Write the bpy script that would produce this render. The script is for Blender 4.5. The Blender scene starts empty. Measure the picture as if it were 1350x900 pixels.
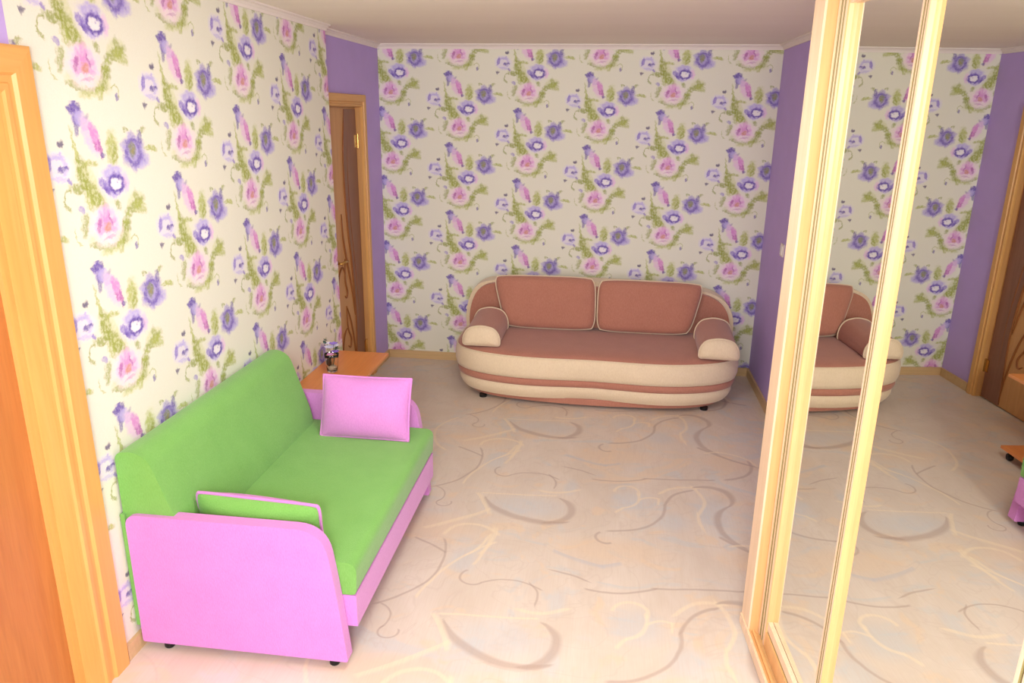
import bpy, bmesh, math, random
from mathutils import Vector, Matrix
random.seed(7)
SC = bpy.context.scene
COL = SC.collection
pi = math.pi

# ------------------------------------------------------------------ camera
F_PX, YAW, PITCH, ROLL, CAM_Z = 988.405, -0.12605, 0.29675, 0.01372, 2.01552
fw = Vector((math.sin(YAW)*math.cos(PITCH), math.cos(YAW)*math.cos(PITCH), -math.sin(PITCH)))
rt = Vector((math.cos(YAW), -math.sin(YAW), 0)); up = rt.cross(fw)
rt, up = rt*math.cos(ROLL)+up*math.sin(ROLL), up*math.cos(ROLL)-rt*math.sin(ROLL)
cam_data = bpy.data.cameras.new('camera')
cam_data.sensor_width = 36; cam_data.lens = F_PX/1350*36; cam_data.clip_start = 0.02
cam = bpy.data.objects.new('camera', cam_data); COL.objects.link(cam)
M = Matrix((rt, up, -fw)).transposed().to_4x4(); M.translation = Vector((0, 0, CAM_Z))
cam.matrix_world = M
SC.camera = cam

# ------------------------------------------------------------------ world and lights
world = bpy.data.worlds.new('world'); SC.world = world; world.use_nodes = True
wb = world.node_tree.nodes['Background']
wb.inputs[0].default_value = (0.85, 0.92, 1.0, 1); wb.inputs[1].default_value = 1.0

def area(name, loc, target, sx, sy, power, color):
    d = bpy.data.lights.new(name, 'AREA'); d.shape = 'RECTANGLE'; d.size = sx; d.size_y = sy
    d.energy = power; d.color = color
    o = bpy.data.objects.new(name, d); COL.objects.link(o); o.location = loc
    o.rotation_euler = (Vector(target)-Vector(loc)).to_track_quat('-Z', 'Y').to_euler()
    return o
area('window_daylight', (-0.25, -1.52, 1.5), (-0.25, 3.0, 1.0), 2.2, 1.5, 46, (0.93, 0.985, 1.0))
area('bounced_flash', (0.0, -0.8, 2.2), (-0.2, 3.6, 0.6), 0.5, 0.4, 44, (0.95, 0.985, 1.0))
area('added_ceiling_fill', (-0.3, 2.35, 2.44), (-0.3, 3.0, 0), 0.5, 0.5, 15, (0.98, 1.0, 0.94))  # added fill light below the ceiling, without a fixture, to even out the room
SC.view_settings.view_transform = 'Standard'; SC.view_settings.look = 'None'
SC.view_settings.gamma = 1.0; SC.view_settings.exposure = 0.6
SC.view_settings.use_curve_mapping = False
SC.cycles.max_bounces = 10; SC.cycles.diffuse_bounces = 5; SC.cycles.glossy_bounces = 5

# ------------------------------------------------------------------ measures (metres)
H, D = 2.5, 5.93
XL, XF, XR = -1.817, -1.737, 1.178      # recessed lilac wall, papered wall, right wall
YE = 4.632                               # end of the papered wall
YB = -1.6                                # wall behind the camera

# ------------------------------------------------------------------ material helpers
def lin(c):
    return tuple((v/12.92 if v <= .04045 else ((v+.055)/1.055)**2.4) for v in c)
def rgb(r, g, b): return (*lin((r/255, g/255, b/255)), 1)

class NT:
    def __init__(s, name):
        s.m = bpy.data.materials.new(name); s.m.use_nodes = True
        s.t = s.m.node_tree; s.n = s.t.nodes; s.bsdf = s.n['Principled BSDF']
    def new(s, typ, **kw):
        n = s.n.new(typ)
        for k, v in kw.items(): setattr(n, k, v)
        return n
    def put(s, sock, v):
        if isinstance(v, bpy.types.NodeSocket): s.t.links.new(v, sock)
        elif v is not None: sock.default_value = v
    def math(s, op, a, b=None, c=None, clamp=False):
        n = s.new('ShaderNodeMath', operation=op, use_clamp=clamp)
        s.put(n.inputs[0], a)
        if b is not None: s.put(n.inputs[1], b)
        if c is not None: s.put(n.inputs[2], c)
        return n.outputs[0]
    def vmath(s, op, a, b=None, c=None, scale=None):
        n = s.new('ShaderNodeVectorMath', operation=op)
        s.put(n.inputs[0], a)
        if b is not None: s.put(n.inputs[1], b)
        if c is not None: s.put(n.inputs[2], c)
        if scale is not None: s.put(n.inputs['Scale'], scale)
        return n.outputs['Value'] if op in ('LENGTH', 'DOT_PRODUCT', 'DISTANCE') else n.outputs[0]
    def mrange(s, v, a, b, c=0.0, d=1.0, smooth=False):
        n = s.new('ShaderNodeMapRange', interpolation_type='SMOOTHSTEP' if smooth else 'LINEAR')
        for i, x in enumerate((v, a, b, c, d)): s.put(n.inputs[i], x)
        return n.outputs[0]
    def mix(s, f, a, b):
        n = s.new('ShaderNodeMix', data_type='RGBA')
        s.put(n.inputs[0], f); s.put(n.inputs[6], a); s.put(n.inputs[7], b)
        return n.outputs[2]
    def noise(s, vec, scale, detail=2.0, rough=.5, dist=0.0, col=False):
        n = s.new('ShaderNodeTexNoise')
        s.put(n.inputs['Vector'], vec); n.inputs['Scale'].default_value = scale
        n.inputs['Detail'].default_value = detail; n.inputs['Roughness'].default_value = rough
        n.inputs['Distortion'].default_value = dist
        return n.outputs['Color' if col else 'Fac']
    def sep(s, v):
        n = s.new('ShaderNodeSeparateXYZ'); s.put(n.inputs[0], v); return n.outputs
    def comb(s, x, y, z=0.0):
        n = s.new('ShaderNodeCombineXYZ')
        for i, v in enumerate((x, y, z)): s.put(n.inputs[i], v)
        return n.outputs[0]
    def pos(s): return s.new('ShaderNodeNewGeometry').outputs['Position']
    def obj(s): return s.new('ShaderNodeTexCoord').outputs['Object']
    def map(s, v, loc=(0, 0, 0), rot=(0, 0, 0), scl=(1, 1, 1), typ='POINT'):
        n = s.new('ShaderNodeMapping', vector_type=typ); s.put(n.inputs[0], v)
        n.inputs[1].default_value = loc; n.inputs[2].default_value = rot; n.inputs[3].default_value = scl
        return n.outputs[0]
    def bump(s, h, strength=.2, dist=.01):
        n = s.new('ShaderNodeBump'); n.inputs['Strength'].default_value = strength
        n.inputs['Distance'].default_value = dist; s.put(n.inputs['Height'], h)
        s.t.links.new(n.outputs[0], s.bsdf.inputs['Normal'])
    def done(s, color, rough=.6, spec=.3, **kw):
        s.put(s.bsdf.inputs['Base Color'], color); s.bsdf.inputs['Roughness'].default_value = rough
        s.bsdf.inputs['Specular IOR Level'].default_value = spec
        for k, v in kw.items(): s.bsdf.inputs[k].default_value = v
        return s.m

def plain(name, c, rough=.5, spec=.3, noise=0.0, nscale=20, bump=0, bscale=200, **kw):
    t = NT(name); col = rgb(*c); p = t.obj()
    if noise:
        d = tuple(max(0, v*(1-noise)) for v in col[:3])+(1,)
        l = tuple(min(1, v*(1+noise)) for v in col[:3])+(1,)
        col = t.mix(t.noise(p, nscale, 3), d, l)
    if bump: t.bump(t.noise(p, bscale, 2), bump, .004)
    return t.done(col, rough, spec, **kw)

def fabric(name, c, c2, weave=260, rough=.95):
    t = NT(name); p = t.obj()
    a = t.noise(p, 9, 3); b = t.noise(t.map(p, scl=(1, 1, .35)), weave, 2)
    col = t.mix(a, rgb(*c), rgb(*c2))
    col = t.mix(t.mrange(b, .35, .75, 0, .22), col, rgb(*[min(255, v+40) for v in c]))
    t.bump(b, .35, .004)
    return t.done(col, rough, .1, **{'Sheen Weight': .25})

def wood(name, c, c2, axis=2, scale=18, rough=.4, stretch=.06):
    t = NT(name); p = t.obj()
    sc = [1, 1, 1]; sc[axis] = stretch
    q = t.map(p, scl=tuple(sc))
    g = t.noise(q, scale, 5, .6, 1.2); f = t.noise(q, scale*7, 2)
    col = t.mix(t.mrange(g, .3, .7), rgb(*c), rgb(*c2))
    col = t.mix(t.mrange(f, .45, .8, 0, .3), col, rgb(*[v*.82 for v in c2]))
    return t.done(col, rough, .4)

# ------------------------------------------------------------------ wallpaper: flowers drawn by nodes
# numbers below are in print units (1 cell = 690 wide, 705 high)
GR, GL, GP = rgb(146, 156, 58), rgb(176, 184, 96), rgb(206, 210, 150)
PD, PM, PL_, PW = rgb(88, 62, 160), rgb(138, 116, 200), rgb(190, 178, 226), rgb(226, 218, 236)
KD, KM, KL, KW = rgb(168, 80, 160), rgb(218, 140, 206), rgb(236, 198, 228), rgb(244, 222, 230)
ORG, WH = rgb(212, 148, 130), rgb(246, 242, 240)
INK = rgb(70, 52, 110)
FLOWERS = [
 # stem and leaves
 ('b',300,470,60,34,30,GL,.8),('b',470,600,30,40,30,GR,.8),('b',250,360,46,84,-30,GP,.6),('b',300,430,60,44,-30,GP,.5),('b',420,650,70,46,20,GP,.6),('b',270,640,56,30,0,GP,.5),('b',560,500,66,44,-20,GP,.6),('b',445,236,40,80,6,GP,.5),
 ('b',205,235,11,95,-8,GL,.8),('b',228,330,34,62,-8,GR,.85),('b',195,402,58,24,12,GR,.8),('b',275,432,34,78,-38,GR,.8),
 ('b',245,470,20,50,-20,GL,.7),('r',135,447,38,42,0,GR,.8,-2.9,1.7,.2),('b',290,300,44,13,5,GL,.8),('b',438,240,34,74,6,GL,.8),
 ('b',455,262,20,45,0,GR,.6),('b',548,522,82,26,-24,GR,.75),('b',572,490,22,52,-12,GR,.6),('b',590,530,50,28,20,GL,.75),
 ('b',432,500,16,28,-20,GR,.7),('b',200,562,24,52,14,GR,.7),('r',165,600,34,46,0,GL,.7,2.6,1.1,.16),('b',452,628,24,66,22,GR,.75),
 ('b',380,688,84,20,-8,GR,.75),('b',258,668,48,15,18,GR,.7),('b',412,694,22,34,0,GL,.7),('b',340,706,70,18,0,GP,.6),
 ('r',512,690,28,30,0,GL,.8,-.9,1.7,.2),('b',522,712,10,13,0,PD,.7),('b',550,156,20,12,25,GR,.8),('b',676,160,26,11,-30,GR,.7),
 ('b',728,250,46,13,8,GL,.85),('b',475,575,40,10,-50,GL,.5),
 # purple and pink spike
 ('b',236,82,30,52,-8,PM,.9),('b',212,62,26,13,10,PD,.85),('b',262,58,12,26,20,PD,.8),('b',238,44,12,22,0,PD,.7),
 ('b',232,128,15,44,4,PD,.75),('b',288,112,32,13,-40,PD,.75),('b',300,138,34,12,-20,PM,.9),('b',262,105,34,34,0,PL_,.8),('b',312,182,42,88,-22,KL,.9),
 ('b',340,188,24,66,-16,KM,.9),('b',318,160,12,30,-25,KM,.8),('b',362,240,12,44,-8,KD,.7),('b',332,225,8,22,-10,KD,.6),('b',372,268,14,12,0,PD,.7),
 # pale cluster on the left
 ('b',86,302,78,62,10,PW,.9),('r',84,300,54,44,0,PL_,.8,-1.2,2.2,.28),('b',40,290,13,38,14,PM,.85),('b',122,310,32,12,-6,PD,.85),
 ('b',100,262,30,9,-10,PL_,.9),('b',125,204,16,19,0,INK,.85),('b',28,394,21,15,-18,INK,.8),('b',144,366,12,14,0,PM,.8),('b',92,352,40,12,10,PL_,.6),
 ('b',192,492,20,16,0,PM,.7),
 # ring flower
 ('b',420,392,96,70,0,PW,.95),('b',420,346,62,26,-4,PL_,.95),('b',400,440,40,18,20,PL_,.8),('b',505,398,22,42,0,KL,.9),('b',352,400,17,36,-28,PM,.9),('b',372,428,12,28,-50,PD,.7),
 ('r',434,400,54,40,0,PM,.95,0,3.2,.42),('r',436,400,48,36,0,PD,.8,0,3.2,.26),('b',438,402,30,20,0,WH,.8),('b',444,392,7,6,0,PM,.6),
 # pink lotus
 ('p',335,585,106,92,0,KW,1.0,7,.06),('b',300,560,34,62,24,KL,.9),('b',376,560,30,60,-24,KL,.9),('b',340,535,20,52,4,KM,.6),
 ('p',335,578,56,48,10,KM,.6,7,.25),('b',290,575,10,34,24,KD,.7),('b',366,562,9,30,-20,KD,.6),('b',338,592,22,20,0,ORG,.95),('b',330,628,50,12,4,KW,.8),('b',345,640,46,9,-6,KD,.35),
 # anemone
 ('b',645,312,60,34,-14,PL_,.9),('p',592,262,80,80,0,PM,.95,6,.09),('p',592,262,66,64,22,PL_,.6,7,.30),('r',590,262,48,54,0,PD,.6,0,3.2,.34),('b',650,192,17,32,12,PD,.7),
 ('b',584,252,27,36,-8,rgb(134,136,112),.95),('b',588,255,9,14,0,rgb(160,152,96),.7),
]
def wallpaper(name, axis, u0, z0, cw, ch):
    t = NT(name)
    P = t.sep(t.pos())
    X = t.math('MULTIPLY_ADD', P[axis], 690/cw, 420-u0*690/cw)
    V = t.math('MULTIPLY_ADD', P[2], -705/ch, 395+z0*705/ch)
    s0 = t.math('SINE', t.math('MULTIPLY_ADD', V, 2*pi/705, -2*pi*476/705))
    xp = t.math('SUBTRACT', X, 50.0)
    cs = t.math('COSINE', t.math('MULTIPLY', xp, pi/690))
    i = t.math('FLOOR', t.math('DIVIDE', t.math('SUBTRACT', xp, t.math('MULTIPLY', t.math('MULTIPLY', s0, cs), 50.0)), 690.0))
    x = t.math('MULTIPLY_ADD', i, -690.0, X)
    y = t.math('WRAP', t.math('MULTIPLY_ADD', i, -352.5, V), 732.0, 27.0)
    base = t.comb(x, y)
    nz = t.noise(base, .035, 3, .6, col=True)
    wob = t.vmath('MULTIPLY', t.vmath('SUBTRACT', nz, (.5, .5, .5)), (46, 46, 0))
    p = t.vmath('ADD', base, wob)
    blot = t.mrange(t.noise(base, .06, 2), .3, .6, .6, 1.0)
    leafy = t.mrange(t.noise(t.vmath('MULTIPLY', base, (1.0, .75, 1)), .055, 3, .6), .38, .55, .3, 1.0)
    col = rgb(232, 230, 212)
    for n_, e in enumerate(FLOWERS):
        if n_ % 12 == 11: p = t.vmath('MULTIPLY_ADD', col, (1e-7, 1e-7, 0), p)   # keeps the node evaluation in order
        k, cx, cy, rx, ry, rot, c, op = e[:8]
        q = t.map(p, (cx, cy, 0), (0, 0, math.radians(rot)), (rx, ry, 1), 'TEXTURE')
        r = t.vmath('LENGTH', q)
        if k == 'b':
            m = t.mrange(r, 1.28, .8, 0, op)
        elif k == 'p':
            s = t.sep(q)
            a = t.math('COSINE', t.math('MULTIPLY', t.math('ARCTAN2', s[1], s[0]), float(e[8])))
            m = t.mrange(t.math('MULTIPLY', r, t.math('MULTIPLY_ADD', a, e[9], 1.0)), 1.2, .8, 0, op)
        else:
            a0, half, w = e[8:11]
            d = t.math('ABSOLUTE', t.math('SUBTRACT', r, 1.0))
            m = t.mrange(d, w, w*.3, 0, op)
            if half < 3:
                g = t.vmath('DOT_PRODUCT', q, (math.cos(a0), math.sin(a0), 0))
                m = t.math('MULTIPLY', m, t.mrange(g, math.cos(half)-.1, math.cos(half)+.15))
        m = t.math('MULTIPLY', m, leafy if c in (GR, GL) and k == 'b' else blot)
        col = t.mix(m, col, c)
    g = t.noise(t.pos(), 260, 1)
    col = t.mix(t.mrange(g, .35, .7, 0, .12), col, rgb(214, 206, 176))
    t.bump(g, .15, .003)
    return t.done(col, .75, .15)

# ------------------------------------------------------------------ linoleum: drawn strokes, repeat of 1.06 m
ARCS = [('B', 0.034, -0.404, 2.389, 0.382, -1.968, 0.719),
 ('B', 0.034, -0.13, 2.461, 0.144, -0.26, 1.248),
 ('B', 0.034, -0.194, 2.624, 2.845, 1.626, 0.001),
 ('C', 0.028, -0.594, 2.509, 0.766, 0.444, 0.153),
 ('C', 0.028, -0.696, 2.328, 1.376, -0.914, 0.14),
 ('B', 0.012, -0.778, 3.13, 1.107, 1.019, 0.089),
 ('B', 0.012, -0.712, 2.877, 0.418, -0.319, 0.752),
 ('B', 0.01, -0.577, 2.851, 0.061, -2.386, 1.682),
 ('B', 0.01, -0.349, 2.896, 0.204, 1.512, 0.715),
 ('B', 0.01, -0.231, 2.813, 0.17, 0.259, 0.493),
 ('C', 0.02, -0.195, 2.682, 0.207, -1.427, 0.547),
 ('B', 0.008, -0.825, 2.579, 0.097, 0.3, 0.926),
 ('B', 0.008, -0.809, 2.441, 0.04, -1.763, 2.163),
 ('C', 0.012, -0.414, 2.625, 3.613, -1.512, 0.057),
 ('C', 0.016, -0.511, 3.124, 0.679, -0.156, 0.197),
 ('C', 0.014, -0.653, 2.976, 0.75, 2.627, 0.373),
 ('C', 0.014, -0.539, 3.15, 0.323, -0.424, 0.342),
 ('B', 0.016, 0.291, 2.416, 0.31, -0.764, 0.774),
 ('B', 0.016, 0.435, 2.751, 0.237, 2.402, 0.557),
 ('C', 0.016, 0.19, 2.811, 0.071, 1.348, 1.759),
 ('C', 0.016, 0.229, 2.638, 0.133, -0.428, 0.807),
 ('C', 0.016, 0.133, 2.54, 0.92, 2.551, 0.037),
 ('C', 0.014, 0.287, 2.696, 0.082, 1.784, 0.691),
 ('C', 0.014, 0.342, 2.66, 0.492, -0.04, 0.057),
 ('C', 0.02, 0.452, 2.836, 0.202, 1.98, 0.654),
 ('C', 0.02, 0.589, 2.71, 0.267, 0.012, 0.616),
 ('C', 0.02, 0.54, 2.473, 0.27, -3.014, 0.305),
 ('B', 0.012, 0.136, 2.869, 0.398, -1.42, 0.403),
 ('B', 0.012, 0.473, 2.942, 6.765, -1.462, 0.03),
 ('B', 0.012, -0.096, 2.977, 0.336, 1.186, 0.269),
 ('G', 0.03, -0.064, 3.108, 1.123, -1.988, 0.118),
 ('G', 0.03, 0.09, 3.083, 0.563, -1.194, 0.086),
 ('B', 0.03, 0.716, 3.893, 0.125, 0.726, 1.487),
 ('B', 0.03, 0.638, 3.516, 0.272, -3.066, 0.837),
 ('B', 0.03, 0.711, 3.356, 0.345, 0.909, 0.044),
 ('B', 0.02, 0.823, 4.304, 1.025, -2.133, 0.244),
 ('B', 0.02, 0.887, 4.142, 0.218, -0.563, 0.832),
 ('C', 0.016, 0.849, 4.385, 0.191, 1.104, 0.996),
 ('B', 0.014, 0.017, 3.287, 0.055, -2.61, 1.537),
 ('C', 0.016, -1.063, 4.438, 0.36, -3.099, 0.809),
 ('C', 0.02, -0.616, 4.406, 0.141, 1.66, 1.311),
 ('C', 0.02, -0.492, 4.264, 0.406, -0.158, 0.309)]
def linoleum():
    t = NT('swirl_linoleum')
    pos = t.pos(); n1 = t.noise(pos, 2.2, 3, .55, col=True)
    p = t.vmath('ADD', pos, t.vmath('MULTIPLY', t.vmath('SUBTRACT', t.noise(pos, 5, 2, col=True), (.5, .5, .5)), (.03, .03, 0)))
    n = t.noise(t.map(pos, scl=(1, .55, 1)), 2.6, 4, .6, 1.5)
    col = t.mix(t.mrange(n, .35, .65), rgb(214, 198, 180), rgb(222, 208, 192))
    n2 = t.noise(t.map(pos, (3, 7, 0), scl=(.8, 1.3, 1)), 3.1, 3, .5, 1.8)
    col = t.mix(t.mrange(n2, .54, .68, 0, .6, True), col, rgb(202, 202, 198))
    n3 = t.noise(t.map(pos, (9, 2, 0), scl=(1, 1.2, 1)), 2.7, 3, .5, 2.2)
    col = t.mix(t.mrange(n3, .56, .68, 0, .6, True), col, rgb(228, 202, 170))
    w = t.noise(t.map(pos, (1, 4, 0)), 2.3, 2, .5, 2.5)
    line = t.mrange(t.math('ABSOLUTE', t.math('SUBTRACT', w, .5)), .02, .002, 0, .22)
    col = t.mix(line, col, rgb(196, 176, 160))
    gr = t.noise(t.map(pos, scl=(1, .05, 1)), 160, 2)
    for x, y, rx, ry, c in ((-.36, 2.50, .24, .12, 0), (.63, 3.62, .10, .20, 0), (.40, 3.52, .10, .10, 0), (-.60, 3.02, .07, .12, 0), (-.14, 2.76, .04, .10, 0),
                            (-.8, 3.3, .24, .12, 1), (.78, 3.2, .2, .12, 1), (.1, 3.2, .3, .12, 1), (.2, 2.65, .12, .12, 0)):
        q = t.vmath('WRAP', t.vmath('SUBTRACT', p, (x, y, 0)), (3.2, .53, 10), (-3.2, -.53, -10))
        r = t.vmath('LENGTH', t.vmath('MULTIPLY', q, (1/rx, 1/ry, 0)))
        col = t.mix(t.mrange(r, 1.2, .5, 0, .5), col, (rgb(200, 202, 202), rgb(228, 200, 168))[c])
    CC = {'B': (rgb(174, 150, 136), .56), 'C': (rgb(238, 220, 188), .6), 'G': (rgb(196, 192, 192), .6)}
    for n_, (c, w, mx, my, r, am, h) in enumerate(ARCS):
        if n_ % 10 == 9: p = t.vmath('MULTIPLY_ADD', col, (1e-7, 1e-7, 0), p)
        if r*h < .02: continue
        cc, op = CC[c]
        cx, cy = -r*math.cos(am), -r*math.sin(am)
        q = t.vmath('SUBTRACT', p, (mx, my, 0))
        q = t.vmath('WRAP', q, (3.2, .53, 10), (-3.2, -.53, -10))
        q = t.vmath('SUBTRACT', q, (cx, cy, 0))
        if True:
            q = t.vmath('MULTIPLY', q, (1, 1, 0))
        d = t.math('ABSOLUTE', t.math('SUBTRACT', t.vmath('LENGTH', q), r))
        g = t.vmath('DOT_PRODUCT', q, (math.cos(am)/r, math.sin(am)/r, 0))
        if w > .025: wd = t.mrange(g, math.cos(h), math.cos(h*.25), w*.25, w*.95)
        else: wd = w*.75
        if r > .35:
            tg = t.math('ABSOLUTE', t.vmath('DOT_PRODUCT', q, (-math.sin(am), math.cos(am), 0)))
            e = r*math.sin(min(h, 1.5)); m = t.math('MULTIPLY', t.mrange(tg, e+.012, e-.004), t.math('GREATER_THAN', g, 0.0))
        else:
            lo = math.cos(min(h*1.06+.01, 3.1)); hi = math.cos(h*.97); m = t.mrange(g, lo, max(hi, lo+1e-4))
        m = t.math('MULTIPLY', m, t.math('MULTIPLY', t.math('SUBTRACT', 1.0, t.math('DIVIDE', d, wd), clamp=True), 1.5, clamp=True))
        col = t.mix(t.math('MULTIPLY', m, op), col, cc)
    col = t.mix(t.mrange(gr, .4, .75, 0, .25), col, rgb(206, 184, 164))
    return t.done(col, .42, .35)

# ------------------------------------------------------------------ mesh helpers
def link_mesh(name, bm, mat, parent=None, smooth=False, mats=None):
    me = bpy.data.meshes.new(name); bmesh.ops.recalc_face_normals(bm, faces=bm.faces)
    if smooth:
        for f in bm.faces: f.smooth = True
    bm.to_mesh(me); bm.free()
    for m in (mats or [mat]): me.materials.append(m)
    o = bpy.data.objects.new(name, me); COL.objects.link(o)
    if parent: o.parent = parent
    return o
def bevel(bm, w, seg=2, angle=.6):
    if w <= 0: return
    es = [e for e in bm.edges if len(e.link_faces) == 2 and e.calc_face_angle(0) > angle]
    bmesh.ops.bevel(bm, geom=es, offset=w, segments=seg, affect='EDGES', profile=.6, clamp_overlap=True)
def add_box(bm, a, b):
    x0, y0, z0 = a; x1, y1, z1 = b
    v = [bm.verts.new(p) for p in ((x0,y0,z0),(x1,y0,z0),(x1,y1,z0),(x0,y1,z0),(x0,y0,z1),(x1,y0,z1),(x1,y1,z1),(x0,y1,z1))]
    for f in ((0,3,2,1),(4,5,6,7),(0,1,5,4),(1,2,6,5),(2,3,7,6),(3,0,4,7)): bm.faces.new([v[i] for i in f])
def box(name, a, b, mat, parent=None, bv=.003, seg=2):
    bm = bmesh.new(); add_box(bm, a, b); bevel(bm, bv, seg)
    return link_mesh(name, bm, mat, parent)
def add_prism(bm, pts, axis, lo, hi):
    """extrude a closed 2-D outline along an axis"""
    def P(a, b, c):
        return {0: (c, a, b), 1: (a, c, b), 2: (a, b, c)}[axis]
    A = [bm.verts.new(P(u, v, lo)) for u, v in pts]; B = [bm.verts.new(P(u, v, hi)) for u, v in pts]
    n = len(pts)
    bm.faces.new(A); bm.faces.new(B[::-1])
    for i in range(n): bm.faces.new((A[i], A[(i+1) % n], B[(i+1) % n], B[i]))
def prism(name, pts, axis, lo, hi, mat, parent=None, bv=0, seg=2, smooth=False):
    bm = bmesh.new(); add_prism(bm, pts, axis, lo, hi); bevel(bm, bv, seg, .9)
    o = link_mesh(name, bm, mat, parent, smooth)
    if smooth: autosmooth(o)
    return o
def autosmooth(o, ang=.7):
    me = o.data
    me.shade_smooth() if hasattr(me, 'shade_smooth') else None
    me.set_sharp_from_angle(angle=ang)
def rounded(pts, rad, seg=6):
    """round the corners of a polygon; rad is one number or one per corner"""
    n = len(pts); out = []
    for i in range(n):
        r = rad[i] if isinstance(rad, (list, tuple)) else rad
        p = Vector(pts[i]); a = Vector(pts[i-1])-p; b = Vector(pts[(i+1) % n])-p
        if r <= 0: out.append(tuple(p)); continue
        la, lb = a.length, b.length; r = min(r, la*.49, lb*.49)
        p0 = p+a/la*r; p1 = p+b/lb*r
        for k in range(seg+1):
            s = k/seg; out.append(tuple((1-s)**2*p0+2*s*(1-s)*p+s*s*p1))
    return out
def add_tube(bm, pts, r, seg=8, closed=False, cap=True):
    pts = [Vector(p) for p in pts]; n = len(pts); rings = []
    prev = None
    for i, p in enumerate(pts):
        if closed: d = pts[(i+1) % n]-pts[i-1]
        else: d = pts[min(i+1, n-1)]-pts[max(i-1, 0)]
        d.normalize()
        if prev is None:
            ref = Vector((0, 0, 1)) if abs(d.z) < .9 else Vector((1, 0, 0))
            u = d.cross(ref).normalized()
        else: u = (prev-d*prev.dot(d)).normalized()
        prev = u; v = d.cross(u)
        rr = r[i] if isinstance(r, (list, tuple)) else r
        rings.append([bm.verts.new(p+(u*math.cos(a)+v*math.sin(a))*rr) for a in [2*pi*k/seg for k in range(seg)]])
    m = n if closed else n-1
    for i in range(m):
        A, B = rings[i], rings[(i+1) % n]
        for k in range(seg): bm.faces.new((A[k], A[(k+1) % seg], B[(k+1) % seg], B[k]))
    if cap and not closed: bm.faces.new(rings[0][::-1]); bm.faces.new(rings[-1])
def tube(name, pts, r, mat, parent=None, seg=8, closed=False):
    bm = bmesh.new(); add_tube(bm, pts, r, seg, closed); return link_mesh(name, bm, mat, parent, True)
def add_lathe(bm, prof, centre=(0, 0, 0), seg=20):
    cx, cy, cz = centre; rings = []
    for r, z in prof:
        rings.append([bm.verts.new((cx+r*math.cos(2*pi*k/seg), cy+r*math.sin(2*pi*k/seg), cz+z)) for k in range(seg)])
    for A, B in zip(rings, rings[1:]):
        for k in range(seg): bm.faces.new((A[k], A[(k+1) % seg], B[(k+1) % seg], B[k]))
    bm.faces.new(rings[0][::-1]); bm.faces.new(rings[-1])
def thing(name, label, cat, loc=(0, 0, 0), rotz=0, group=None):
    o = bpy.data.objects.new(name, None); COL.objects.link(o); o.empty_display_size = .1
    o.location = loc; o.rotation_euler = (0, 0, rotz); o['label'] = label; o['category'] = cat
    if group: o['group'] = group
    return o
def tag(o, label, cat, group=None):
    o['label'] = label; o['category'] = cat
    if group: o['group'] = group
    return o
def structure(o): o['kind'] = 'structure'; return o
def catmull(P, n=8, closed=False):
    out = []; m = len(P)
    rng = range(m if closed else m-1)
    for i in rng:
        g = lambda k: Vector(P[k % m]) if closed else Vector(P[max(0, min(m-1, k))])
        a, b, c, d = g(i-1), g(i), g(i+1), g(i+2)
        for s in range(n):
            t = s/n; out.append(.5*((2*b)+(c-a)*t+(2*a-5*b+4*c-d)*t*t+(3*b-a-3*c+d)*t**3))
    if not closed: out.append(Vector(P[-1]))
    return out

# ------------------------------------------------------------------ materials
M_paper_back = wallpaper('floral_wallpaper_back', 0, -1.124, 2.037, .536, .524)
M_paper_left = wallpaper('floral_wallpaper_left', 1, 2.485, 1.76, .551, .5235)
M_floor = linoleum()
M_lilac = plain('lilac_paint', (192, 168, 224), .8, .15, .05, 6, .15, 320)
M_white = plain('white_moulding', (236, 226, 216), .7, .2, .03, 30)
t = NT('ceiling_paper'); pp = t.pos()
cn = t.noise(t.map(pp, scl=(.25, 1.6, 1)), 2.2, 3)
t.bump(t.noise(pp, 240, 2), .12, .003)
M_ceiling = t.done(t.mix(cn, rgb(238, 228, 210), rgb(246, 238, 222)), .85, .1)
M_oak = wood('honey_oak', (222, 162, 86), (230, 174, 100), 2, 14)
M_oakh = wood('honey_oak_across', (222, 162, 86), (230, 174, 100), 1, 14)
M_leaf = wood('orange_oak_veneer', (182, 112, 56), (196, 128, 68), 2, 20)
M_maple = wood('pale_maple', (234, 202, 164), (242, 212, 178), 2, 16, .35)
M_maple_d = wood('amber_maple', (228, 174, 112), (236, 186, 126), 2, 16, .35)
M_olive = plain('olive_groove', (150, 134, 84), .5, .3)
M_base = wood('baseboard_wood', (206, 172, 122), (216, 184, 136), 0, 10)
M_ldoor = wood('ochre_door_veneer', (196, 142, 84), (206, 154, 96), 2, 16)
M_ddoor = wood('dark_door_veneer', (128, 84, 62), (142, 96, 74), 2, 26)
M_carve = plain('carved_line', (142, 86, 42), .5)
M_brass = plain('brass', (206, 164, 90), .25, .5, Metallic=.9)
M_black = plain('black_plastic', (24, 22, 22), .4)
M_mirror = NT('mirror_glass').done((.86, .87, .82, 1), .0, .5, Metallic=1.0)
M_green = fabric('green_fabric', (110, 166, 74), (124, 180, 88))
M_pink = fabric('pink_fabric', (204, 126, 194), (212, 138, 204))
M_rust = fabric('rust_velour', (172, 114, 94), (184, 126, 104), 160)
M_cream = fabric('cream_velour', (222, 200, 166), (230, 208, 176), 160)
M_table = wood('orange_beech', (226, 138, 72), (234, 152, 88), 1, 16, .3)
M_edge = plain('beech_edge', (232, 160, 104), .4)

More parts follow.
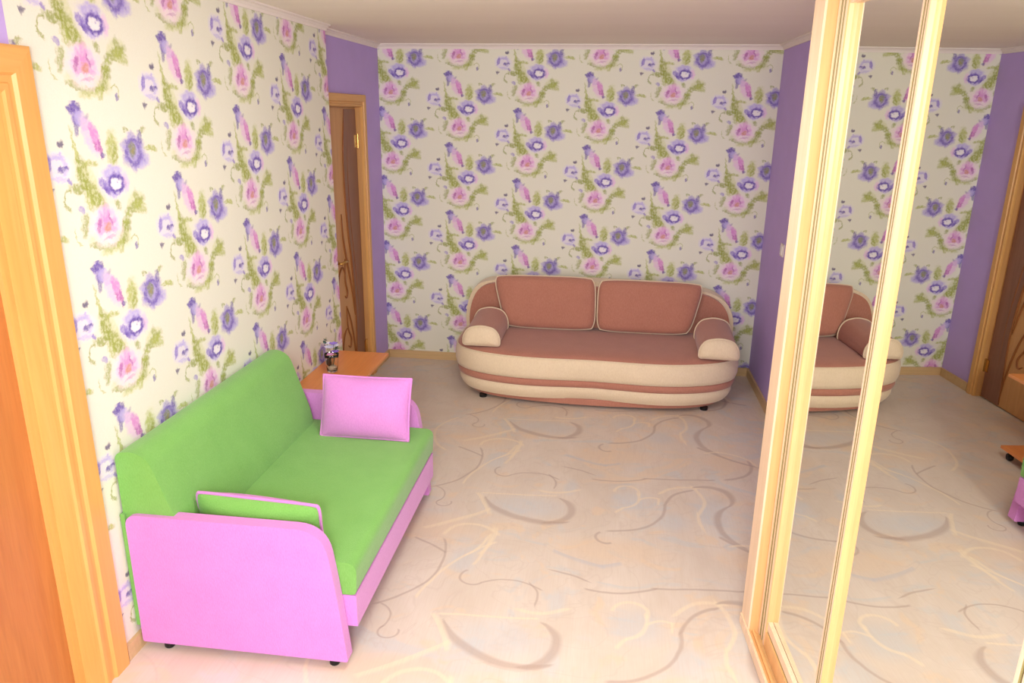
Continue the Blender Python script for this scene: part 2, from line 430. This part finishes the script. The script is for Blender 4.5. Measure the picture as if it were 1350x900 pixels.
# ------------------------------------------------------------------ room shell
structure(box('floor', (-2.1, YB-.2, -.1), (XR+.12, D+.12, 0), M_floor, bv=0))
structure(box('ceiling', (-2.1, YB-.2, H), (XR+.12, D+.12, H+.1), M_ceiling, bv=0))
structure(box('wall_back', (XL-.12, D, 0), (XR+.12, D+.12, H), M_paper_back, bv=0))
structure(box('wall_right', (XR, YB-.12, 0), (XR+.12, D, H), M_lilac, bv=0))
structure(box('wall_left', (XF-.2, 2.105, 0), (XF, YE, H), M_paper_left, bv=0))
def wall_with_hole(name, x0, x1, ya, yb, oa, ob, oz, mat):
    bm = bmesh.new()
    add_box(bm, (x0, ya, 0), (x1, oa, H)); add_box(bm, (x0, ob, 0), (x1, yb, H)); add_box(bm, (x0, oa, oz), (x1, ob, H))
    return structure(link_mesh(name, bm, mat))
wall_with_hole('wall_left_far', XL-.12, XL, YE, D, 4.74, 5.45, 2.04, M_lilac)
bm = bmesh.new()
add_box(bm, (XF-.2, YB-.12, 0), (XF-.0, 1.24, H)); add_box(bm, (XF-.2, 1.24, 2.08), (XF-.0, 2.105, H))
structure(link_mesh('wall_left_near', bm, M_lilac))
# front wall behind the camera with a window opening
bm = bmesh.new(); wx0, wx1, wz0, wz1 = -1.35, .85, .75, 2.25
add_box(bm, (XF, YB-.12, 0), (XR, YB, wz0)); add_box(bm, (XF, YB-.12, wz1), (XR, YB, H))
add_box(bm, (XF, YB-.12, wz0), (wx0, YB, wz1)); add_box(bm, (wx1, YB-.12, wz0), (XR, YB, wz1))
structure(link_mesh('wall_front', bm, plain('cream_paint', (236, 228, 210), .8, .1)))
win = structure(box('window_1', (wx0, YB-.1, wz0-.03), (wx1, YB+.06, wz0), M_white))
for nm, a, b in (('window_frame', (wx0, YB-.09, wz0), (wx0+.05, YB-.04, wz1)), ('window_frame', (wx1-.05, YB-.09, wz0), (wx1, YB-.04, wz1)),
                 ('window_frame', (wx0+.05, YB-.09, wz0), (wx1-.05, YB-.04, wz0+.05)), ('window_frame', (wx0+.05, YB-.09, wz1-.05), (wx1-.05, YB-.04, wz1)),
                 ('window_frame', (-.28, YB-.09, wz0+.05), (-.22, YB-.04, wz1-.05))):
    box(nm, a, b, M_white, win)

# skirting and ceiling mouldings
def skirt(name, a, b, m=M_base): return structure(box(name, a, b, m, bv=.004))
skirt('baseboard_back', (XL, D-.016, 0), (XR, D, .066))
skirt('baseboard_right', (XR-.016, YB, 0), (XR, D-.016, .066))
skirt('baseboard_left', (XF, 2.165, 0), (XF+.016, YE, .066))
skirt('baseboard_left_far', (XL, 5.545, 0), (XL+.016, D-.016, .066))
skirt('baseboard_left_near', (XF, YB, 0), (XF+.016, 1.15, .066))
def crown(name, axis, lo, hi, pts): return structure(prism(name, pts, axis, lo, hi, M_white))
cr = [(0, 0), (0, -.036), (.008, -.036), (.012, -.024), (.024, -.012), (.036, -.008), (.036, 0)]
crown('trim_1', 0, XL, XR, [(D-a, H+b) for a, b in cr])
crown('trim_2', 1, YB, D-.03, [(XR-a, H+b) for a, b in cr])
crown('trim_3', 1, YB, YE, [(XF+a, H+b) for a, b in cr])
crown('trim_4', 1, YE, D-.03, [(XL+a, H+b) for a, b in cr])

# ------------------------------------------------------------------ door_1: near door on the left (honey casing, orange leaf)
def casing_profile(w, t):
    # across the casing: from the opening edge (0) to the outer edge (w)
    return [(0, 0), (0, t*.55), (w*.06, t*.8), (w*.18, t*.8), (w*.22, t*.55), (w*.36, t*.55), (w*.42, t), (w*.94, t), (w, t*.75), (w, 0)]
def door_casing(parent, x, y0, y1, z1, w, t, m, mh, hide_near=False):
    """mitred casing around an opening in a wall whose face is x (room at +x)"""
    pr = casing_profile(w, t); out = []
    def sweep(path):
        bm = bmesh.new(); rings = []
        for (py, pz, dy, dz) in path:
            rings.append([bm.verts.new((x+h, py+dy*o, pz+dz*o)) for o, h in pr])
        for A, B in zip(rings, rings[1:]):
            for k in range(len(pr)): bm.faces.new((A[k], A[(k+1) % len(pr)], B[(k+1) % len(pr)], B[k]))
        bm.faces.new(rings[0]); bm.faces.new(rings[-1][::-1]); return bm
    link_mesh('casing', sweep([(y1, 0, 1, 0), (y1, z1, 1, 1)]), m, parent)
    link_mesh('casing', sweep([(y0, z1, -1, 1), (y1, z1, 1, 1)]), mh, parent)
    if not hide_near: link_mesh('casing', sweep([(y0, 0, -1, 0), (y0, z1, -1, 1)]), m, parent)
d1 = structure(box('door_1', (XF-.122, 1.272, .008), (XF-.082, 2.026, 2.046), M_leaf, bv=.003))
door_casing(d1, XF+.0005, 1.27, 2.03, 2.05, .132, .022, M_oak, M_oakh)
for nm, a, b in (('jamb', (XF-.2, 2.03, 0), (XF, 2.1, 2.05)), ('jamb', (XF-.2, 1.245, 0), (XF, 1.268, 2.05)), ('jamb', (XF-.2, 1.245, 2.05), (XF, 2.1, 2.078))):
    box(nm, a, b, M_oak, d1, bv=.002)
box('door_stop', (XF-.082, 1.999, 0), (XF-.066, 2.03, 2.05), M_oak, d1)
bm = bmesh.new(); add_lathe(bm, [(.024, 0), (.024, .006), (.01, .01), (.01, .045)], seg=16)
bmesh.ops.rotate(bm, verts=bm.verts, matrix=Matrix.Rotation(pi/2, 3, 'Y')); bmesh.ops.translate(bm, verts=bm.verts, vec=(XF-.082, 1.34, 1.0))
h = link_mesh('handle', bm, M_brass, d1, True)

# ------------------------------------------------------------------ door_2: far door in the recess
LX = XL-.035                      # leaf face
y0, y1 = 4.745, 5.445
d2 = structure(box('door_2', (LX-.04, y0, .008), (LX, y1, 2.032), M_ldoor, bv=.003))
door_casing(d2, XL+.0005, 4.742, 5.448, 2.038, .082, .024, wood('far_oak', (214, 158, 88), (222, 170, 102), 2, 14), wood('far_oak_across', (214, 158, 88), (222, 170, 102), 1, 14))
for a, b in (((XL-.12, 5.448, 0), (XL, 5.452, 2.038)), ((XL-.12, 4.738, 0), (XL, 4.742, 2.038))): box('jamb', a, b, M_ldoor, d2, bv=0)
box('jamb', (XL-.12, 4.742, 2.034), (XL, 5.448, 2.040), M_ldoor, d2, bv=0)
box('jamb', (XL-.12, 4.742, 0), (XL-.1, 5.448, 2.034), M_ldoor, d2, bv=0)
# dark wavy inset down the hinge side, with a pale strip at the hinge edge
edge = catmull([(5.20, 2.02), (5.145, 1.75), (5.14, 1.45), (5.165, 1.2), (5.20, 1.0), (5.235, .75), (5.25, .5), (5.235, .28), (5.22, .015)], 6)
poly = [(v.x, v.y) for v in edge]+[(5.43, .015), (5.43, 2.02)]
bm = bmesh.new(); add_prism(bm, poly, 0, LX, LX+.006)
link_mesh('inset_panel', bm, M_ddoor, d2)
def carve(pts, r=.006):
    P = catmull([(LX+.003, a, b) for a, b in pts], 7); n = len(P)
    tube('carved_line', P, [r*(.35+.65*math.sin(pi*(i+.5)/n)) for i in range(n)], M_carve, d2, 6)
carve([(5.20, 2.0), (5.145, 1.75), (5.14, 1.45), (5.165, 1.2), (5.20, 1.0), (5.235, .75), (5.25, .5), (5.235, .28), (5.22, .02)], .009)
carve([(5.27, 1.95), (5.215, 1.65), (5.22, 1.3), (5.27, .95), (5.31, .6), (5.30, .2)], .007)
carve([(5.05, 1.32), (5.06, 1.15), (5.12, .95), (5.19, .75), (5.235, .55)], .009)
carve([(5.075, 1.0), (5.06, .85), (5.09, .76), (5.07, .72), (5.04, .74)], .008)
carve([(5.06, .66), (5.065, .50), (5.12, .40), (5.10, .34), (5.06, .36)], .008)
carve([(5.06, .66), (5.12, .56), (5.17, .42), (5.215, .2), (5.225, .04)], .008)
carve([(4.93, .30), (4.98, .45), (5.06, .50)], .007)
carve([(4.90, .75), (4.94, .9), (5.02, .95), (5.07, .88)], .007)
for z in (1.80, .25):
    bm = bmesh.new(); add_box(bm, (LX, 5.405, z-.045), (LX+.012, 5.443, z+.045)); add_tube(bm, [(LX+.012, 5.444, z-.05), (LX+.012, 5.444, z+.05)], .007)
    link_mesh('hinge', bm, M_brass, d2)
bm = bmesh.new(); add_tube(bm, [(LX, 4.90, 1.0), (LX+.012, 4.90, 1.0)], .026, 16); add_tube(bm, [(LX+.01, 4.90, 1.0), (LX+.05, 4.90, 1.0)], .009, 10)
add_tube(bm, [(LX+.045, 4.895, 1.0), (LX+.05, 4.95, 1.004), (LX+.048, 5.02, .998)], [.010, .009, .007], 10)
link_mesh('handle', bm, M_brass, d2, True)

# ------------------------------------------------------------------ wardrobe with sliding mirror doors
TILT = .06383
wr = thing('sliding_wardrobe', 'built-in wardrobe with maple frames and sliding mirror doors along the right wall', 'wardrobe', (.76564, 1.5, 0), TILT)
WN = -1.15                         # near end (local y)
box('side_panel', (.0, 1.236, 0), (.46, 1.25, 2.46), M_maple, wr)
# far jamb: pale face towards the room, amber inner face
bm = bmesh.new(); add_prism(bm, rounded([(-.06, 1.25), (-.06, 1.147), (-.052, 1.147), (-.052, 1.25)], 0), 2, 0, 2.46)
link_mesh('jamb_face', bm, M_maple, wr)
box('jamb', (-.052, 1.148, 0), (.0, 1.236, 2.46), M_maple_d, wr, bv=.001)
box('top_fascia', (-.06, WN, 2.40), (.0, 1.147, 2.498), M_maple, wr)
box('side_panel', (-.06, WN-.02, 0), (.3, WN, 2.498), M_maple, wr)
# bottom track: outer lip, amber tread, groove
box('plinth', (-.058, WN, 0), (-.0, 1.147, .034), M_maple_d, wr, bv=.002)
box('track_lip', (-.066, WN, .006), (-.056, 1.25, .05), M_maple, wr, bv=.003)
box('track', (-.042, WN, .034), (-.034, 1.147, .046), M_maple_d, wr, bv=.002)
def sliding_door(ya, yb, xo, label):
    """ya far edge, yb near edge (local y), xo front face offset"""
    d = bpy.data.objects.new('sliding_door', None); COL.objects.link(d); d.parent = wr; d.empty_display_size = .1
    box('mirror_pane', (0, yb, .12), (.004, ya, 2.40), M_mirror, d, bv=0)
    return d
def stile(d, a, b, x, side=True):
    """grooved vertical profile, a far edge, b near edge"""
    w = a-b
    pts = [(0.0045, b), (x*.35, b), (x*.9, b+.004), (x, b+w*.10), (x, b+w*.30), (x*.6, b+w*.33), (x*.6, b+w*.41), (x, b+w*.44), (x, b+w*.56),
           (x*.5, b+w*.59), (x*.5, b+w*.70), (x, b+w*.73), (x, b+w*.95), (x*.8, a), (0.0045, a)]
    pts = [(-abs(u) if u != .0045 else .0045, v) for u, v in pts]
    bm = bmesh.new(); add_prism(bm, pts, 2, .05, 2.40)
    o = link_mesh('stile', bm, None, d, mats=[M_maple, M_olive, M_maple_d])
    for p in o.data.polygons:
        c = p.center
        if abs(p.normal.z) > .5: continue
        if b+w*.57 < c.y < b+w*.725 or b+w*.31 < c.y < b+w*.43: p.material_index = 1
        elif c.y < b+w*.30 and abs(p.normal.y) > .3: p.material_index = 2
    return o
def rail(d, a, b):
    """bottom rail between the stiles: amber face, olive groove, pale bead"""
    box('rail', (-.022, b, .05), (.0, a, .118), M_maple_d, d, bv=.004)
    box('rail_groove', (-.016, b, .118), (-.001, a, .13), M_olive, d, bv=0)
    box('rail_bead', (-.018, b, .13), (-.001, a, .165), M_maple, d, bv=.005, seg=3)
    box('top_rail', (-.02, b, 2.34), (-.001, a, 2.40), M_maple, d, bv=.004)
s1 = sliding_door(1.135, .504, 0, ''); stile(s1, 1.137, 1.040, .022); rail(s1, 1.040, .552)
s2 = sliding_door(.503, -.324, 0, ''); stile(s2, .552, .503, .018); rail(s2, .503, -.272)
s3 = sliding_door(-.325, WN, 0, ''); stile(s3, -.272, -.325, .018); rail(s3, -.325, WN)

# ------------------------------------------------------------------ cushions
def cushion_bm(w, h, tk, n=18, p=2.4, k=.0, e=8, pinch=.0, wob=.0, seed=0):
    """pillow in the local XZ plane, thickness along Y; returns bmesh and its rim path"""
    rnd = random.Random(seed); bm = bmesh.new(); rim = {}
    ph = [rnd.uniform(0, 6) for _ in range(4)]
    def xz(u, v):
        x = u*(1-k*abs(v)**e); z = v*(1-k*abs(u)**e)
        x *= 1-pinch*(1-v*v); z *= 1-pinch*(1-u*u)
        return x*w/2, z*h/2
    def th(u, v):
        a = max(0, 1-abs(u)**p)*max(0, 1-abs(v)**p)
        return tk/2*a**.5*(1+wob*math.sin(3*u+ph[0])*math.cos(2.6*v+ph[1]))
    G = {}
    for s in (-1, 1):
        for i in range(n+1):
            for j in range(n+1):
                # denser near the rim
                u = math.sin((i/n-.5)*pi); v = math.sin((j/n-.5)*pi)
                if i in (0, n) or j in (0, n):
                    if s == 1: G[s, i, j] = G[-1, i, j]; continue
                x, z = xz(u, v); G[s, i, j] = bm.verts.new((x, s*th(u, v), z))
    for s in (-1, 1):
        for i in range(n):
            for j in range(n):
                f = bm.faces.new((G[s, i, j], G[s, i+1, j], G[s, i+1, j+1], G[s, i, j+1]))
                f.material_index = 0 if s == -1 else 1
    path = [(i, 0) for i in range(n)]+[(n, j) for j in range(n)]+[(n-i, n) for i in range(n)]+[(0, n-j) for j in range(n)]
    rimp = [G[-1, i, j].co.copy() for i, j in path]
    return bm, rimp
def cushion(name, label, cat, w, h, tk, mats, loc, rot, pipe=None, group=None, **kw):
    t = thing(name, label, cat, loc, 0, group); t.rotation_euler = rot
    bm, rim = cushion_bm(w, h, tk, **kw)
    o = link_mesh('cover', bm, None, t, True, mats=mats)
    if pipe: tube('piping', rim, .007, pipe, t, 6, True)
    return t

# ------------------------------------------------------------------ green and pink sofa
gs = thing('sofa_bed', 'two-seat sofa bed with green seat and pink arm panels on the left', 'sofa', (-1.3, 2.9, 0))
def G(p): return (p[0]+1.3, p[1]-2.9, p[2])
def arm(ya, yb, ztop, xt, xb):
    pts = [(-1.712, .032), (xb, .032), (xb-.03, .33), (xt, ztop), (-1.712, ztop)]
    pts = rounded([(a+1.3, b) for a, b in pts], [.01, .012, .25, .11, .05], 8)
    bm = bmesh.new(); add_prism(bm, pts, 1, ya-2.9, yb-2.9); bevel(bm, .012, 3, .9)
    o = link_mesh('arm_panel', bm, M_pink, gs, True); autosmooth(o, .9); return o
arm(2.243, 2.294, .583, -.955, -.887)
arm(3.54, 3.592, .585, -.955, -.887)
for x, y in ((-1.62, 2.27), (-.95, 2.27), (-1.62, 3.565), (-.95, 3.565)):
    bm = bmesh.new(); add_lathe(bm, [(.016, 0), (.020, .005), (.020, .025), (.012, .034)], G((x, y, 0)), 14); link_mesh('foot', bm, M_black, gs, True)
def soft_box(name, a, b, r, mat, parent, seg=5, cuts=0, sag=None):
    bm = bmesh.new(); add_box(bm, a, b); bevel(bm, r, seg, .5)
    o = link_mesh(name, bm, mat, parent, True); autosmooth(o, .9); return o
# front band and under-seat box
soft_box('front_band', G((-1.0, 2.297, .155)), G((-.862, 3.536, .288)), .02, M_pink, gs)
soft_box('base_box', G((-1.62, 2.30, .12)), G((-1.0, 3.53, .29)), .01, M_pink, gs)
# seat mattress: rounded front, gently domed
prof = rounded([(-1.60, .29), (-.862, .29), (-.855, .425), (-1.60, .44)], [0, .02, .045, 0], 8)
bm = bmesh.new(); add_prism(bm, [(a+1.3, b) for a, b in prof], 1, 2.298-2.9, 3.534-2.9); bevel(bm, .02, 4, 1.2)
o = link_mesh('seat_mattress', bm, M_green, gs, True); autosmooth(o, .9)
# backrest: thick mattress leaning on the wall, over the arms
prof = rounded([(-1.728, .40), (-1.49, .40), (-1.50, .50), (-1.60, .80), (-1.655, .832), (-1.728, .822)], [.01, .03, .1, .05, .03, .03], 6)
bm = bmesh.new(); add_prism(bm, [(a+1.3, b) for a, b in prof], 1, 2.262-2.9, 3.497-2.9); bevel(bm, .022, 4, 1.2)
o = link_mesh('backrest', bm, M_green, gs, True); autosmooth(o, .9)
soft_box('back_frame', G((-1.733, 2.25, .10)), G((-1.716, 3.59, .58)), .006, M_green, gs, 2)

cushion('throw_pillow', 'flat pink throw pillow leaning on the far arm of the green sofa', 'pillow', .455, .31, .16, [M_pink, M_pink],
        (-1.17, 3.40, .58), (math.radians(-18), 0, math.radians(1)), M_pink, 'throw pillows on the green sofa', p=2.0, k=.0, pinch=.025, wob=.08, seed=3)
cushion('throw_pillow', 'green throw pillow with pink back and edge standing behind the near arm panel', 'pillow', .50, .20, .15, [M_green, M_pink],
        (-1.265, 2.40, .512), (math.radians(8), math.radians(1), math.radians(-2)), M_pink, 'throw pillows on the green sofa', p=2.0, k=.04, e=6, pinch=.02, wob=.06, seed=5)

# ------------------------------------------------------------------ rust and cream sofa at the back wall
bs = thing('sofa', 'oval rust and cream striped sofa against the papered back wall', 'sofa', (-.06, 5.38, 0))
AX, BY = 1.035, .465
def outline(inset, wave, n=96):
    pts = []
    for k in range(n):
        a = 2*pi*k/n; c, s = math.cos(a), math.sin(a); e = 2/3.0
        x = (AX-inset)*math.copysign(abs(c)**e, c)
        bb = BY-inset
        y = bb*math.copysign(abs(s)**(e*(1.0 if s < 0 else .5)), s)
        if s < 0:
            f = min(1, -s*1.6)
            y += f*wave*math.exp(-((x+.02)/.30)**2) - f*.012*math.exp(-((x-.55)/.3)**2)
        pts.append((x, y))
    return pts
def loft(name, layers, mat, cap_top=True, cap_bot=True):
    bm = bmesh.new(); rings = []
    for z, ins, wv in layers: rings.append([bm.verts.new((x, y, z)) for x, y in outline(ins, wv)])
    n = len(rings[0])
    for A, B in zip(rings, rings[1:]):
        for k in range(n): bm.faces.new((A[k], A[(k+1) % n], B[(k+1) % n], B[k]))
    if cap_bot: bm.faces.new(rings[0][::-1])
    if cap_top: bm.faces.new(rings[-1])
    o = link_mesh(name, bm, mat, bs, True); autosmooth(o, .8); return o
loft('plinth', [(.02, .14, -.02), (.024, .116, -.02), (.068, .114, -.02)], M_rust)
loft('lower_band', [(.062, .09, .05), (.064, .065, .05), (.09, .045, .05), (.12, .032, .045), (.15, .03, .04), (.166, .036, .04)], M_cream)
loft('stripe_band', [(.166, .03, .04), (.172, .022, .038), (.195, .014, .035), (.216, .018, .03), (.222, .024, .03)], M_rust)
loft('upper_band', [(.222, .02, .03), (.228, .010, .03), (.26, .0, .027), (.31, -.002, .024), (.35, .003, .022), (.376, .012, .02)], M_cream)
loft('seat', [(.376, .016, .02), (.384, .020, .02), (.394, .035, .02), (.404, .07, .018), (.412, .13, .012), (.418, .22, .0), (.420, .36, .0)], M_rust)
tube('piping', [(x, y, .379) for x, y in outline(.012, .02)], .006, M_cream, bs, 6, True)
for x, y in ((-.8, -.25), (.8, -.25), (-.8, .28), (.8, .28)):
    bm = bmesh.new(); add_lathe(bm, [(.028, 0), (.028, .022)], (x, y, 0), 14); link_mesh('foot', bm, M_black, bs)
shell = [(-1.085, .30), (-1.095, .46), (-1.07, .60), (-1.01, .70), (-.885, .752), (-.6, .768), (-.05, .770), (.5, .760), (.75, .728), (.875, .680), (.95, .60), (.985, .48), (.98, .30)]
sp = [(v.x+.06, v.y) for v in catmull(shell, 5)]
bm = bmesh.new(); add_prism(bm, sp+[(1.04, .25), (-1.025, .25)], 1, .33, .49); bevel(bm, .03, 4, .9)
o = link_mesh('back_shell', bm, M_cream, bs, True); autosmooth(o, .9)
def inset2(pts, k):
    cx, cz = 0, .45
    out = []
    for x, z in pts:
        d = Vector((x-cx, z-cz)); L = d.length; out.append((x-d.x/L*k, z-d.y/L*k))
    return out
bm = bmesh.new(); add_prism(bm, inset2(sp, .035)+[(.98, .3), (-.98, .3)], 1, .285, .36); bevel(bm, .025, 4, .9)
o = link_mesh('back_panel', bm, M_rust, bs, True); autosmooth(o, .9)

def back_cushion(label, bl, br, tl, tr, tk, seed):
    bl, br, tl, tr = map(Vector, (bl, br, tl, tr)); c = (bl+br+tl+tr)/4
    t = thing('back_cushion', label, 'cushion', (c.x, c.y, bl.z), 0, 'rust back cushions on the striped sofa')
    o0 = Vector((c.x, c.y, bl.z))
    nrm = (br-bl).cross(tl-bl).normalized()
    if nrm.y > 0: nrm = -nrm
    bm, rim = cushion_bm(2, 2, tk, n=20, p=7, k=.07, e=5, wob=.05, seed=seed)
    def mp(v):
        u, w_ = (v.x+1)/2, (v.z+1)/2
        return bl*(1-u)*(1-w_)+br*u*(1-w_)+tl*(1-u)*w_+tr*u*w_ + nrm*(-v.y) - o0
    for v in bm.verts: v.co = mp(v.co)
    o = link_mesh('cover', bm, M_rust, t, True)
    tube('piping', [mp(v) for v in rim], .0065, M_cream, t, 6, True)
    return t
back_cushion('left rust back cushion with cream piping on the striped sofa, beside the left bolster',
             (-.755, 5.548, .427), (-.068, 5.548, .427), (-.862, 5.605, .818), (-.078, 5.605, .825), .125, 1)
back_cushion('right rust back cushion with cream piping on the striped sofa, beside the right bolster',
             (-.052, 5.548, .427), (.640, 5.548, .427), (-.054, 5.605, .817), (.732, 5.605, .811), .125, 2)
def bolster(label, x, y0, y1, w, h, rz):
    t = thing('arm_bolster', label, 'bolster', (x, y0, .419), rz, 'arm bolsters on the striped sofa')
    arc = [(-w/2*math.cos(a)*1.0, h*math.sin(a)**.8) for a in [pi*k/16 for k in range(17)]]
    arc = rounded([(-w/2, 0), (-w/2, h*.45), (-w*.36, h*.85), (0, h), (w*.36, h*.85), (w/2, h*.45), (w/2, 0)], [.02, .05, .05, .08, .05, .05, .02], 5)
    bm = bmesh.new(); add_prism(bm, arc, 1, .012, y1-y0)
    for v in bm.verts:
        if v.co.y > .1: v.co.z *= 1.18
    o = link_mesh('cover', bm, M_rust, t, True); autosmooth(o, .8)
    bm = bmesh.new(); rings = []
    for s, y in ((1, .014), (1.0, .006), (.93, -.006), (.7, -.016), (.35, -.022)):
        rings.append([bm.verts.new((a*s, y, h*.45+(b-h*.45)*s)) for a, b in arc])
    for A, B in zip(rings, rings[1:]):
        for k in range(len(arc)): bm.faces.new((A[k], A[(k+1) % len(arc)], B[(k+1) % len(arc)], B[k]))
    bm.faces.new(rings[-1])
    link_mesh('end_cap', bm, M_cream, t, True)
    tube('piping', [(a, .012, b) for a, b in arc], .007, M_cream, t, 6, True)
    tube('piping', [(a, y1-y0-.003, b*1.18) for a, b in arc], .007, M_cream, t, 6, True)
bolster('left arm bolster with cream end, below the lilac flowers near the door', -.862, 5.045, 5.50, .265, .145, 0.0)
bolster('right arm bolster with cream end, nearest the mirror wardrobe', .790, 5.01, 5.48, .265, .145, -.03)

# ------------------------------------------------------------------ side table on castors
tb = thing('side_table', 'low orange beech side table on castors behind the green sofa', 'table', (-1.56, 4.09, 0))
def T(x, y, z): return (x+1.56, y-4.09, z)
tt = box('tabletop', T(-1.733, 3.66, .482), T(-1.39, 4.522, .50), M_table, tb, bv=.002)
box('edge_strip', T(-1.39, 3.66, .482), T(-1.386, 4.522, .50), M_edge, tb, bv=0)
box('side_panel', T(-1.715, 3.68, .08), T(-1.45, 3.698, .482), M_table, tb, bv=.002)
box('back_panel', T(-1.715, 3.70, .08), T(-1.697, 4.36, .482), M_table, tb, bv=.002)
box('base_board', T(-1.72, 3.68, .062), T(-1.335, 4.38, .08), M_table, tb, bv=.002)
for x, y in ((-1.37, 4.33), (-1.37, 3.73), (-1.68, 4.33), (-1.68, 3.73)):
    bm = bmesh.new(); add_tube(bm, [T(x-.011, y, .023), T(x+.011, y, .023)], .023, 16); add_tube(bm, [T(x, y, .03), T(x, y, .062)], .010, 10)
    link_mesh('castor', bm, M_black, tb, True)

# ------------------------------------------------------------------ small vase of flowers on the table
vs = thing('flower_vase', 'small glass vase of white and violet flowers on the orange side table', 'vase', (-1.615, 4.115, .5005))
t = NT('clear_glass'); M_glass = t.done((.97, .96, .93, 1), .03, .5, **{'Transmission Weight': 1.0, 'IOR': 1.45})
bm = bmesh.new()
add_lathe(bm, [(.026, 0), (.031, .004), (.036, .04), (.041, .09), (.044, .112), (.0425, .112), (.0395, .09), (.0345, .04), (.029, .008), (.001, .007)], seg=24)
link_mesh('glass_body', bm, M_glass, vs, True)
bm = bmesh.new(); add_lathe(bm, [(.02, .009), (.027, .012), (.030, .028), (.024, .036), (.004, .040)], seg=14); link_mesh('pebble_filling', bm, plain('pebbles', (214, 200, 176), .7, .2, .3, 90), vs, True)
bm = bmesh.new(); bmesh.ops.create_icosphere(bm, subdivisions=2, radius=.017); bmesh.ops.scale(bm, verts=bm.verts, vec=(1, 1, 1.5)); bmesh.ops.translate(bm, verts=bm.verts, vec=(-.013, -.012, .062))
link_mesh('dark_stone', bm, plain('dark_stone', (38, 28, 24), .5), vs, True)
M_stem = plain('stem_green', (92, 110, 80), .6); M_dleaf = plain('dark_leaf', (70, 92, 84), .6)
M_violet = plain('violet_petal', (150, 120, 214), .7); M_wpetal = plain('white_petal', (226, 222, 240), .7); M_ppetal = plain('pink_petal', (226, 160, 206), .7)
def blossom(c, r, mat, n=6, tilt=.5, rz=0):
    bm = bmesh.new()
    for k in range(n):
        a = 2*pi*k/n+rz; d = Vector((math.cos(a), math.sin(a), 0)); s = Vector((-math.sin(a), math.cos(a), 0))
        pts = [(0, .0, 0), (.45, .38, .25), (.85, .36, .55), (1.05, 0, .6), (.85, -.36, .55), (.45, -.38, .25)]
        T_ = [Vector(c)+(d*a_+s*b_+Vector((0, 0, c_*tilt)))*r for a_, b_, c_ in pts]
        v = [bm.verts.new(p) for p in T_]; w_ = [bm.verts.new(p-Vector((0, 0, .0012))) for p in T_]
        bm.faces.new(v); bm.faces.new(w_[::-1])
        for i in range(6): bm.faces.new((v[i], v[(i+1) % 6], w_[(i+1) % 6], w_[i]))
    add_lathe(bm, [(r*.18, 0), (r*.2, r*.12), (r*.05, r*.2)], c, 8)
    o = link_mesh('blossom', bm, mat, vs); return o
blos = [((-.005, -.01, .150), .032, M_wpetal), ((.016, .0, .172), .026, M_violet), ((-.028, .012, .168), .024, M_wpetal), ((.030, -.015, .128), .024, M_violet),
        ((.004, -.026, .112), .022, M_ppetal), ((.02, .02, .155), .024, M_wpetal)]
for i, (c, r, m) in enumerate(blos):
    blossom(c, r, m, 6, .6, i*.7)
    tube('stem', [(c[0]*.3, c[1]*.3, .04), (c[0]*.8, c[1]*.8, c[2]*.7), c], .0018, M_stem, vs, 5)
for i, (c, a, L) in enumerate([((.022, -.018, .142), .3, .035), ((-.03, -.005, .175), 2.3, .034), ((.012, .02, .135), 1.2, .032), ((-.025, .01, .19), 2.9, .026), ((.02, -.02, .095), -.4, .03)]):
    bm = bmesh.new(); d = Vector((math.cos(a), math.sin(a), .35)); s = Vector((-math.sin(a), math.cos(a), 0))
    P = [Vector(c)+d*L*u+s*L*w_ for u, w_ in ((0, 0), (.35, .28), (.75, .22), (1, 0), (.75, -.22), (.35, -.28))]
    v = [bm.verts.new(p) for p in P]; w2 = [bm.verts.new(p-Vector((0, 0, .0012))) for p in P]
    bm.faces.new(v); bm.faces.new(w2[::-1])
    for k in range(6): bm.faces.new((v[k], v[(k+1) % 6], w2[(k+1) % 6], w2[k]))
    link_mesh('leaf', bm, M_dleaf, vs)

# ------------------------------------------------------------------ light switch
sw = thing('light_switch', 'small white light switch on the lilac right wall beside the wardrobe', 'switch', (XR, 5.235, 1.145))
box('plate', (-.009, -.042, -.042), (0, .042, .042), M_white, sw, bv=.004, seg=3)
box('rocker', (-.014, -.026, -.03), (-.008, .026, .03), plain('rocker_white', (244, 240, 236), .4), sw, bv=.003)
